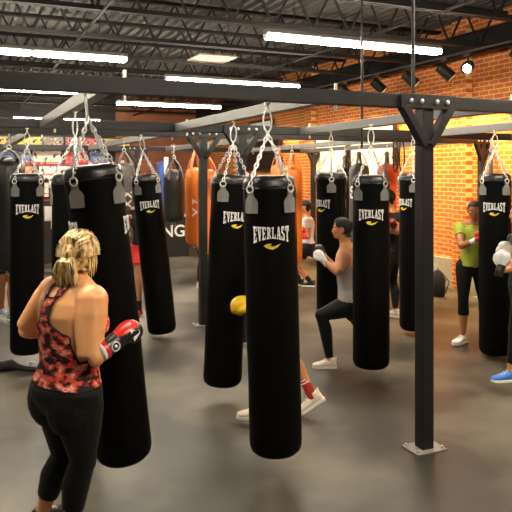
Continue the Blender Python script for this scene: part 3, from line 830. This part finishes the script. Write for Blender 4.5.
        g_ = bpy.data.objects.new('boxing_glove', me); COL.objects.link(g_); g_.parent = s.root
        c = MB().tube([P(-.06, 0, 0), P(-.055, 0, 0), P(0, 0, 0), P(.05, 0, 0)], [.037*k*cs, .043*k*cs, .043*k*cs, .047*k*(cs*.6+.4)], 20)
        c.build('glove_cuff', cuff, g_, True)
        if trim:
            MB().tube([P(-.068, 0, 0), P(-.062, 0, 0), P(-.048, 0, 0), P(-.044, 0, 0)], [.040*k*cs, .046*k*cs, .046*k*cs, .042*k*cs], 20).build('cuff_trim', trim, g_, True)
        return g_, P
    def shoe(s, ankle, yaw, m, sole=None, heel=0.0, sock=None, shin=None, sock_len=.1, sock_mat=None):
        """ankle local point, yaw degrees, heel raise angle"""
        k = s.k; y = math.radians(yaw); f = V((math.sin(y), math.cos(y), 0)); r = V((math.cos(y), -math.sin(y), 0))
        a = math.radians(heel); f2 = f*math.cos(a)-V((0, 0, math.sin(a))); up = r.cross(f2)
        P = lambda x, yy, z: ankle+(r*x+f2*yy+up*z)*k
        b = -.085
        mb = MB()
        secs = [(-.068, .018, .030, .035), (-.058, .030, .045, .040), (-.03, .036, .055, .050), (.02, .040, .052, .046), (.07, .045, .042, .036), (.115, .049, .032, .028), (.15, .046, .027, .024), (.178, .034, .020, .020), (.19, .014, .010, .016)]
        mb.loft([(P(0, yy, b+.012+h_), r*x*k, up*(h_)*k) for yy, x, hh, h_ in secs], 18)
        mb.tube([P(0, -.005, b+.05), P(0, -.012, b+.095), P(0, -.014, b+.112)], [.040*k, .040*k, .042*k], 16)
        mb.tube([P(0, -.058, b+.09), P(0, -.066, b+.125)], [.014*k, .010*k], 8)
        me = s.remesh(mb, .008, 3); me.materials.append(m); me.shade_smooth()
        o = bpy.data.objects.new('shoe', me); COL.objects.link(o); o.parent = s.root
        out = [(-.075, .022), (-.065, .034), (-.03, .038), (.03, .040), (.08, .047), (.12, .051), (.155, .047), (.182, .032), (.192, .012)]
        pts = [(x, yy) for yy, x in out]+[(-x, yy) for yy, x in reversed(out)]
        MB().poly(pts, lambda x, yy, d_: P(x, yy, b+d_/k*1.0), .024*k).build('sole', sole or M['sole'], o, bevel=.003)
        l = MB()
        for i in range(4):
            yy = .045+i*.022; z = b+.012+.095-(i*.013)
            l.tube([P(-.022, yy, z-.012), P(0, yy+.004, z), P(.022, yy, z-.012)], .0035*k, 6)
        l.build('laces', M['white'], o, True)
        # foot/heel inside
        if sock_mat and shin is not None:
            MB().tube([ankle-V((0, 0, .02)), ankle-shin*sock_len*.5, ankle-shin*sock_len], [.041*k, .041*k, .046*k], 18).build('sock', sock_mat, s.root, True)
        return o
def fwd(deg): a = math.radians(deg); return V((math.sin(a), math.cos(a), 0))
DN = V((0, 0, -1)); UPV = V((0, 0, 1))

# ---- blonde woman, foreground left
g = W(66, 0, 3.65); g.z = 0
h = Person('foreground person in red and black patterned tank top punching the nearest left bag, back turned', (g.x, g.y),
           W(69, 392, 3.64), W(74, 281, 3.64), 42, 40, W(80, 256, 3.66), 22, M['skin'], voxel=.0085, k=1.03, fat=1.30, shw=.175)
wr, d, el = h.arm(1, W(109, 346, 3.49), elbow=W(89, 358, 3.44), fat=1.42)
wl, dl, ell_ = h.arm(-1, W(52, 330, 3.98), elbow=W(25, 328, 3.80), fat=1.32)
aR, sR, kR = h.leg(1, W(70, 530, 3.64), knee=W(83, 461, 3.58))
aL, sL, kL = h.leg(-1, W(42, 513, 3.82), knee=W(64, 455, 3.74))
h.finish()
lx, ly, s_ = np.abs(h.lx), h.ly, h.s
mk = h.isb('to', 'uaL', 'uaR', 'thL', 'thR') & (s_ > .09)
mk &= ~(h.isb('thL', 'thR') & (s_ < .05))
back = ly < .02
wid = np.interp(s_, [0, .53, .60, .68, .74, .86, .95], [.5, .5, .125, .048, .042, .050, .07])
mb_ = (lx < wid) & (s_ < .88) | ((s_ >= .88) & (s_ < 1.02) & (lx > .03) & (lx < .078))
wf = np.interp(s_, [0, .60, .70, .80, .95], [.5, .5, .13, .09, .08])
mf = (lx < wf) & (s_ < .82) | ((s_ >= .82) & (s_ < 1.02) & (lx > .04) & (lx < .085))
arm_ = np.zeros(len(s_), bool)
for q in ('uaL', 'uaR'): arm_ |= h.isb(q) & (h.t[q] > .12)
mk = mk & np.where(back, mb_, mf) & ~arm_
h.garment('tank_top', M['camo'], mk, .010, trim=M['blackcloth'], trim_rings=1, label='red, black and pale pink patterned racerback tank top', smooth_b=10)
h.leggings(end=.68, top=.17)
h.hair_cap(M['hair_blonde'], .024, amp=.022)
P_ = h.hP; pb = P_(.018, -.112, .020); rt = MB()
random.seed(3)
for i in range(70):                      # loose ponytail fanning over the nape
    a = random.uniform(-1, 1); b = random.uniform(0, 1)
    e = pb+h.hr*(a*.085-.02)+h.hf*(.015-.03*b)+V((0, 0, -.12-.09*random.random()*(1-.3*abs(a))))
    m1 = pb+h.hr*(a*.045)-h.hf*(.02+.025*b)+V((0, 0, -.035))
    rt.tube([pb+h.hr*a*.015, m1, (m1+e)/2+h.hr*a*.008-h.hf*.006, e], [.006, .010, .008, .0015], 5)
rt.ell(pb, (.032, .032, .034))
rt.build('ponytail', M['hair_blonde'], h.root, True)
lo_ = MB()
for i in range(60):                      # combed strands over the skull towards the tail
    a = random.uniform(-1.75, 1.75); rr = random.uniform(.97, 1.06)
    s0 = P_(.094*math.sin(a)*rr, .045, .022+.112*math.cos(a)*rr)
    m0 = P_(.096*math.sin(a)*rr, -.035, .024+.116*math.cos(a)*rr)
    m1 = P_(.070*math.sin(a)*rr, -.100, .024+.085*math.cos(a)*rr)
    lo_.tube([s0, m0, m1, pb], [.003, .009, .009, .006], 5)
for sx in (-1, 1):
    for q in range(4): lo_.tube([P_(sx*.08, .03-.02*q, .03), P_(sx*.092, .02-.02*q, -.03), P_(sx*.088, .02-.02*q, -.09-.015*q)], [.004, .006, .001], 5)
lo_.build('hair_strands', M['hair_blonde'], h.root, True)
gl, PP = h.glove(wr, (d*.75+fwd(22)*.5+V((0, 0, .16))).normalized(), UPV, M['glove_red'], M['glove_black'], M['white'], sc=.95, cs=1.16, m2=M['glove_black'])
rb = MB().tube([PP(-.046, 0, 0), PP(-.022, 0, 0)], [.0535, .0535], 20); rb.build('red_band', M['glove_red'], gl, True)
cc = PP(.012, .046, .0)
lg = ring_mb(PP(.012, .051, 0), PP(0, 1, 0)-PP(0, 0, 0), .024, .004); lg.ell(PP(.012, .050, 0), (.009, .009, .009)); lg.build('cuff_emblem', M['white'], gl)
em = MB().poly([(-.035, -.02), (-.012, -.02), (0, .010), (.012, -.02), (.035, -.02), (.010, .035), (-.010, .035)], lambda x, y, q: PP(.135+y*.9, .060+q, x), .006); em.build('glove_emblem', M['white'], gl)
h.glove(wl, (dl+V((.2, .3, .2))).normalized(), UPV, M['glove_red'], M['glove_black'], M['white'])
h.shoe(aR, 42, M['shoe_black'], sole=M['sole']); h.shoe(aL, 30, M['shoe_black'], sole=M['sole'])

# ---- woman in grey tank
Y = 6.95
h = Person('person in grey tank top and black leggings lunging left with raised fists', W(345, 0, Y)[:2], W(350, 304, Y), W(346, 246, Y), -70, -62, W(341.5, 229, Y), -80, M['skin_tan'], .010, .98, 1.12)
wL_, dL_, eL_ = h.arm(-1, W(325, 262, Y-.12), elbow=W(339, 272, Y-.24))
wR_, dR_, eR_ = h.arm(1, W(324, 256, Y+.12), pole=(0, .4, -1))
aF, sF, kF = h.leg(-1, W(330, 356.5, Y-.02), knee=W(321, 315, Y-.06))
aB, sB, kB = h.leg(1, W(378, 352, 7.25), knee=W(364, 333, 7.15), lift=.075)
h.finish()
lx, ly, s_ = np.abs(h.lx), h.ly, h.s
mk = h.isb('to') & (s_ > .06) & (s_ < .97) & (lx < np.interp(s_, [0, .6, .72, .85, 1], [.5, .5, .10, .075, .08])) & ~((ly > 0) & (s_ > .85) & (lx < .04))
h.garment('tank_top', M['greytank'], mk, .010, noise_amp=.006)
h.leggings(end=.93)
h.hair_cap(M['hair_black'], .016, amp=.012)
MB().ell(h.hP(.0, -.115, .055), (.036, .036, .036)).build('hair_bun', M['hair_black'], h.root, True)
h.glove(wL_, (dL_+V((0, 0, .35))).normalized(), UPV, M['glove_white'], M['glove_white'], None, sc=.78, m2=None)
h.glove(wR_, (dR_+V((0, 0, .3))).normalized(), UPV, M['glove_black'], M['glove_white'], None, sc=.72)
h.shoe(aF, -85, M['shoe_cream'], M['sole']); h.shoe(aB, -60, M['shoe_cream'], M['sole'], heel=25)

# ---- man in green shirt
Y = 7.95
h = Person('person in green t-shirt standing against the bag near the brick wall', W(470, 0, Y)[:2], W(472, 265, Y), W(476, 224, Y), -150, -150, W(474.5, 210.5, Y-.05), -158, M['skin_brown'], .010, 1.03, .98, female=False, pitch=-14)
# facing the viewer: his right arm is on the left in the picture
w1, d1, e1 = h.arm(1, W(474, 241, Y-.27), elbow=W(461, 246, Y-.12))
w2, d2, e2 = h.arm(-1, W(486, 240, Y-.30), pole=(1, 0, -1))
a1, s1, k1 = h.leg(1, W(463, 336, Y-.02)); a2, s2, k2 = h.leg(-1, W(488, 331, Y+.15))
h.finish()
h.leggings(end=.42, top=.05)
h.tee(M['green'], hem=-.04, sleeve=.50, off=.010)
h.hair_cap(M['hair_black'], .004, amp=.001)
g1, PP = h.glove(w1, d1, UPV, M['glove_red'], M['white'], None, sc=.72)
h.glove(w2, d2, UPV, M['glove_red'], M['white'], None, sc=.72)
h.shoe(a1, -128, M['shoe_white'], M['sole']); h.shoe(a2, -140, M['shoe_white'], M['sole'])

# ---- person at right edge
Y = 6.3
h = Person('person in black vest with white gloves and blue shoes cut by the right edge', W(521, 0, Y)[:2], W(522, 285, Y), W(521, 234, Y), -85, -95, W(520, 214, Y), -90, M['skin_tan'], .011, .98, 1.0)
w1, d1, e1 = h.arm(-1, W(500, 270, Y-.25), elbow=W(511, 268, Y-.22))
w1, d1, e1 = w1, d1, e1
w2, d2, e2 = h.arm(1, W(508, 262, Y-.05), pole=(0, .2, -1))
a1, s1, k1 = h.leg(-1, W(509, 384, Y-.1)); a2, s2, k2 = h.leg(1, W(530, 372, Y+.25))
h.finish()
h.tee(M['blackcloth'], hem=-.05, sleeve=.1, name='vest', off=.016)
h.leggings(end=.80)
h.hair_cap(M['hair_black'])
g1, PP = h.glove(w1, V((.35, .15, .95)).normalized(), V((0, -1, 0)), M['glove_white'], M['glove_black'], None, sc=.95)
h.glove(w2, V((-.2, 0, 1)).normalized(), V((0, -1, 0)), M['glove_white'], M['glove_black'], None, sc=.95)
h.shoe(a1, -95, M['shoe_blue'], M['white']); h.shoe(a2, -80, M['shoe_blue'], M['white'])

# ---- person hidden by the centre bag
Y = 5.5
h = Person('person with yellow glove and red socks hidden behind the front centre bag', W(276, 0, Y)[:2], W(277, 305, Y), W(270, 243, Y), -88, -80, W(268, 226, Y), -85, M['skin_tan'], .011, 1.0, .92)
w1, d1, e1 = h.arm(-1, W(260, 302, Y-.1), elbow=W(270, 288, Y-.1))
w2, d2, e2 = h.arm(1, W(258, 262, Y+.1), pole=(0, .3, -1))
a1, s1, k1 = h.leg(-1, W(259, 409, Y-.1)); a2, s2, k2 = h.leg(1, W(312.5, 403, Y+.05), pole=(-1, 0, 0), lift=.095)
h.finish()
h.tee(M['blackcloth'], sleeve=.3); h.shorts(M['blackcloth'], .5, off=.010)
h.hair_cap(M['hair_black'])
h.glove(w1, V((-1, 0, -.15)).normalized(), UPV, M['glove_yellow'], M['glove_red'], None, sc=1.15)
h.glove(w2, V((-.5, 0, .8)).normalized(), V((-1, 0, 0)), M['glove_yellow'], M['glove_red'], None, sc=.8)
h.shoe(a1, -90, M['shoe_cream'], M['sole'], shin=s1, sock_mat=M['sock_red']); h.shoe(a2, -88, M['shoe_cream'], M['sole'], heel=32, shin=s2, sock_mat=M['sock_red'], sock_len=.17)
sb = MB()
for q in (.125, .15): sb.tube([a2-s2*q, a2-s2*(q+.010)], [.0455, .0465], 18)
sb.build('sock_stripe', M['white'], h.root, True)

def bystander(label, px, Y, yaw, top, bottom, skin, sh, hip_py, neck_py, head_py, px2=None, glove=None, hands=None, feet=None, cloth='leg', k=1.0, end=.9, hair=True, female=True, stance=.12, sock=None, nx=0, hx=0):
    h = Person(label, W(px, 0, Y)[:2], W(px, hip_py, Y), W(px+nx, neck_py, Y), yaw, yaw, W(px+hx, head_py, Y), yaw, skin, .014, k, 1.0, female=female)
    f = fwd(yaw); r = fwd(yaw+90); c = V((h.o.x, h.o.y, 0))
    for sx in (-1, 1):
        hd = hands[(sx+1)//2] if hands else None
        tg = hd if hd is not None else h.o+h.frame(.7)[0]+f*.28+r*sx*.10+V((0, 0, .02))
        w_, d_, e_ = h.arm(sx, tg, pole=r*sx*.4+V((0, 0, -1)))
        setattr(h, 'w%d' % (sx+1), (w_, d_))
        ft = feet[(sx+1)//2] if feet else c+r*sx*stance+f*(.08 if sx < 0 else -.10)+V((0, 0, .085))
        a_, s_, k_ = h.leg(sx, ft); setattr(h, 'f%d' % (sx+1), (a_, s_))
    h.finish()
    h.tee(top, sleeve=.45)
    if cloth == 'leg': h.leggings(bottom, end)
    else: h.shorts(bottom, .6)
    if hair: h.hair_cap(M['hair_black'])
    for q in (0, 2):
        w_, d_ = getattr(h, 'w%d' % q)
        if glove: h.glove(w_, (d_+V((0, 0, .2))).normalized(), UPV, glove, M['glove_black'], None, sc=.85)
        else: h.fist(w_, d_, UPV)
        a_, s2_ = getattr(h, 'f%d' % q)
        h.shoe(a_, yaw+(8 if q else -8), sh, M['white'], shin=s2_, sock_mat=sock, sock_len=.12)
    return h
bystander('person in white shirt with red glove behind the orange bag near the grey tank person', 307, 12.0, -80, M['whitecloth'], M['blackcloth'], M['skin_tan'], M['shoe_black'], 246, 216, 207, glove=M['glove_red'], cloth='shorts', hx=-2,
          hands=[W(305, 237, 11.62), W(303, 231, 11.75)], feet=[W(300, 281, 12.05), W(311, 281.5, 11.9)], sock=M['blackcloth'])
bystander('person in red at the far left edge behind the leather bag, grey blue shoes', 4, 9.0, 120, M['redcloth'], M['blackcloth'], M['skin_brown'], M['shoe_grey'], 254, 212, 197, cloth='shorts', feet=[W(12, 318, 9.0), W(2, 313, 9.2)], female=False)
bystander('person in red shorts and red shoes behind the swinging left bag', 143, 8.75, -165, M['blackcloth'], M['redcloth'], M['skin_brown'], M['shoe_red'], 248, 208, 194, cloth='shorts', feet=[W(156, 322, 8.75), W(139, 327, 8.4)], female=False, sock=M['blackcloth'])
bystander('person in dark clothes with dark red glove glimpsed left of the nearest steel post', 391, 9.3, -60, M['blackcloth'], M['blackcloth'], M['skin_tan'], M['shoe_white'], 252, 211, 198, glove=M['glove_maroon'], hx=-3,
          hands=[W(384, 230, 9.1), W(393, 227, 9.1)], feet=[W(382, 310, 9.2), W(396, 313, 9.25)])
bystander('person in dark clothes far behind the rear steel post', 204, 12.0, 150, M['blackcloth'], M['blackcloth'], M['skin_brown'], M['shoe_white'], 238, 208, 197, feet=[W(207, 283, 12.0), W(199, 284, 11.8)], glove=M['glove_black'])

# ------------------------------------------------------------------ boxing ring and far wall
rc = G(0, 0); rp = W(189, 0, 16.3); ru, rv = uv_of(rp)
RL = 5.9
t = thing('boxing_ring', 'boxing ring with black lettered apron and red and white ropes at far left', 'boxing ring', G(ru-RL/2, rv+RL/2), AZ)
H2 = RL/2
MB().box((0, 0, .48), (RL, RL, .96)).build('platform', M['apron'], t)
MB().box((0, 0, .985), (RL+.02, RL+.02, .05)).build('canvas', M['canvas'], t, bevel=.01)
for a in (-1, 1):
    for b in (-1, 1):
        p = MB().tube([(a*(H2-.45), b*(H2-.45), 1.0), (a*(H2-.45), b*(H2-.45), 2.45)], .06, 12).build('ring_post', M['rope_white'] if a > 0 else M['rope_blue'], t, True)
        MB().box((a*(H2-.55), b*(H2-.55), 1.75), (.16, .16, 1.15)).build('corner_pad', M['rope_red'] if a*b > 0 else M['rope_blue'], t, bevel=.02)
for i, (zz, mm) in enumerate(((1.42, 'rope_red'), (1.72, 'rope_white'), (2.02, 'rope_red'), (2.30, 'rope_red'))):
    q = H2-.45
    MB().tube([(-q, -q, zz), (q, -q, zz), (q, q, zz), (-q, q, zz)], .022, 8, closed=True).build('rope', M[mm], t, True)
vs, fs = text_mesh('ING', .40)
mb = MB().add([V((H2-.45+q.x*1.0, -H2-.012, .62+q.y)) for q in vs], fs)
mb.build('lettering', M['white'], t)
vs, fs = text_mesh('K', .42)
mb = MB().add([V((H2-1.62+q.x*1.0, -H2-.012, .36+q.y)) for q in vs], fs)
mb.build('lettering', M['white'], t)

# posters on far wall
random.seed(11)
pn = 0
places = {}
rows = [(3.05, .36), (2.58, .46), (2.06, .46), (1.5, .5)]
labs = ['yellow', 'red', 'cream', 'dark blue', 'pale', 'brown', 'orange', 'black']
for ri, (z, hh) in enumerate(rows):
    u_ = -9.6; j = 0
    while u_ < (1.2 if ri < 2 else -.5):
        w_ = random.uniform(.6, 1.15); ci = random.choice([0, 1, 2, 2, 4, 4, 3, 6, 5]) if ri else random.choice([7, 5, 1, 4, 0, 3])
        t = thing('poster', '%s poster %s on the far wall beyond the boxing ring' % (labs[ci], ['high in the top row', 'in the second row', 'in the third row', 'in the lowest row'][ri]), 'poster', G(u_+w_/2, VB-.02, z), AZ, '%s posters %s' % (labs[ci], ['top row', 'second row', 'third row', 'lowest row'][ri]))
        MB().box((0, 0, 0), (w_, .02, hh)).build('print', M['poster%d' % ci], t)
        fr = MB()
        for s in (-1, 1):
            fr.box((s*w_/2, -.01, 0), (.03, .03, hh+.03)); fr.box((0, -.01, s*hh/2), (w_, .03, .03))
        fr.build('frame', M['screen'], t)
        u_ += w_+random.uniform(.04, .12); pn += 1
        if pn > 60: break
# gear shelf rack
o = MB().box(G(-4, VB-.25, 2.8), (12, .3, .04), RG); tag(o.build('wall_shelf', M['steel']), 'long dark shelf on the far wall under the top row of posters', 'shelf')

# things on the brick wall: white board, sign, screen
def on_wall(pxa, pxb, z0, z1, name, label, cat, m, frame=None, off=.03):
    def sv(px):
        r = (px-256)/F; a = G(WU, 0); return (a.x-r*a.y)/(r*N.y-N.x)
    s0, s1 = sv(pxb), sv(pxa)
    t = thing(name, label, cat, G(WU-off-.1, (s0+s1)/2, z0), math.atan2(N.y, N.x))
    L_ = s1-s0
    MB().box((0, 0, (z1-z0)/2), (L_, .04, z1-z0)).build('panel', m, t)
    fm = MB()
    for s in (-1, 1): fm.box((s*L_/2, 0, (z1-z0)/2), (.06, .07, z1-z0+.06)); fm.box((0, 0, (z1-z0)/2+s*(z1-z0)/2), (L_, .07, .06))
    fm.build('frame', frame or M['steel'], t)
    MB().box((0, -.06, (z1-z0)/2), (L_*.4, .1, (z1-z0)*.4)).build('wall_mount', M['steel'], t)
    return t
on_wall(321, 352, 1.9, 3.05, 'white_board', 'bright white wall board behind the bags, the left one', 'board', M['board'])
on_wall(356, 400, 1.9, 3.05, 'white_board', 'bright white wall board behind the bags, the right one', 'board', M['board'])
on_wall(254, 276, 3.25, 3.55, 'wall_sign', 'small pale sign high on the brick wall above the centre bag', 'sign', M['board'])
on_wall(245, 284, 2.15, 3.0, 'wall_screen', 'black screen on the brick wall behind the centre bag chains', 'screen', M['screen'])

# ceiling diffuser
Y = (3.98-CAMZ)*F/(HOR-58.5); p = W(212, 58.5, Y)
t = thing('ceiling_vent', 'square tan air vent among the ceiling joists', 'vent', p, AZ)
MB().box((0, 0, 0), (.66, .66, .03)).build('vent_frame', M['vent'], t, bevel=.005)
for i in range(3): MB().box((0, 0, -.02-.004*i), (.5-.14*i, .5-.14*i, .01)).build('louvre', M['vent'], t)
for q in (-.3, .3): MB().tube([(q, 0, 0), (q, 0, .6)], .006, 6).build('hanger_rod', M['steel'], t)

# backpack by the wall
p = W(438, 0, 11.0)
t = thing('backpack', 'black backpack with white stripe leaning at the foot of the brick wall', 'bag', (p.x, p.y, 0), AZ+1.2)
bp = MB().loft([((0, 0, .0), (.15, 0, 0), (0, .09, 0)), ((0, 0, .05), (.17, 0, 0), (0, .11, 0)), ((0, 0, .25), (.165, 0, 0), (0, .11, 0)), ((0, 0, .38), (.13, 0, 0), (0, .08, 0)), ((0, 0, .43), (.06, 0, 0), (0, .03, 0))], 20)
bp.build('pack_body', M['blackcloth'], t, True)
MB().ell((0, .10, .15), (.11, .05, .10)).build('front_pocket', M['shoe_black'], t, True)
for s in (-1, 1): MB().tube([(s*.06, -.07, .37), (s*.09, -.16, .25), (s*.08, -.10, .06)], .012, 6).build('shoulder_strap', M['strap'], t, True)
MB().tube([(-.09, .125, .28), (0, .145, .2), (.08, .13, .05)], .010, 6).build('stripe', M['white'], t, True)
MB().tube([(-.03, 0, .42), (0, 0, .47), (.03, 0, .42)], .008, 6).build('handle', M['strap'], t, True)

# black strap lying on floor
p = W(14, 0, 6.85)
t = thing('floor_strap', 'black strap with silver buckle lying on the floor at the left edge', 'strap', (p.x, p.y, 0), 0)
MB().tube([(-.12, .0, .045), (-.04, .03, .05), (.05, .0, .035), (.16, -.03, .025), (.26, -.04, .022)], [.05, .055, .028, .024, .02], 10, sx=1.3).build('webbing', M['blackcloth'], t, True)
MB().ell((-.15, -.03, .05), (.10, .06, .05)).build('padded_end', M['blackcloth'], t, True)
bk = ring_mb((.17, .06, .04), (0, 1, .3), .032, .010); bk.ell((.17, .06, .04), (.03, .012, .03)); bk.build('buckle', M['chrome'], t, True)

# black resistance bands hanging from front rack beside the red bag
p = W(399, 0, 9.2)
t = thing('resistance_band', 'looped black band hanging behind the nearest post', 'band', (p.x, p.y, BB-.02), 0)
for dx in (-.05, .04):
    MB().tube([(dx+.035*math.cos(q), 0, -.22+.22*math.sin(q)) for q in [2*PI*i/18 for i in range(18)]], .010, 6, closed=True).build('loop', M['blackcloth'], t, True)

# ------------------------------------------------------------------ world + view
w = bpy.data.worlds.new('world'); SC.world = w; w.use_nodes = True
w.node_tree.nodes['Background'].inputs[0].default_value = (.9, .85, .78, 1)
w.node_tree.nodes['Background'].inputs[1].default_value = .05
SC.view_settings.view_transform = 'Standard'; SC.view_settings.look = 'None'
SC.view_settings.exposure = 0.0; SC.view_settings.gamma = 1; SC.view_settings.use_curve_mapping = False
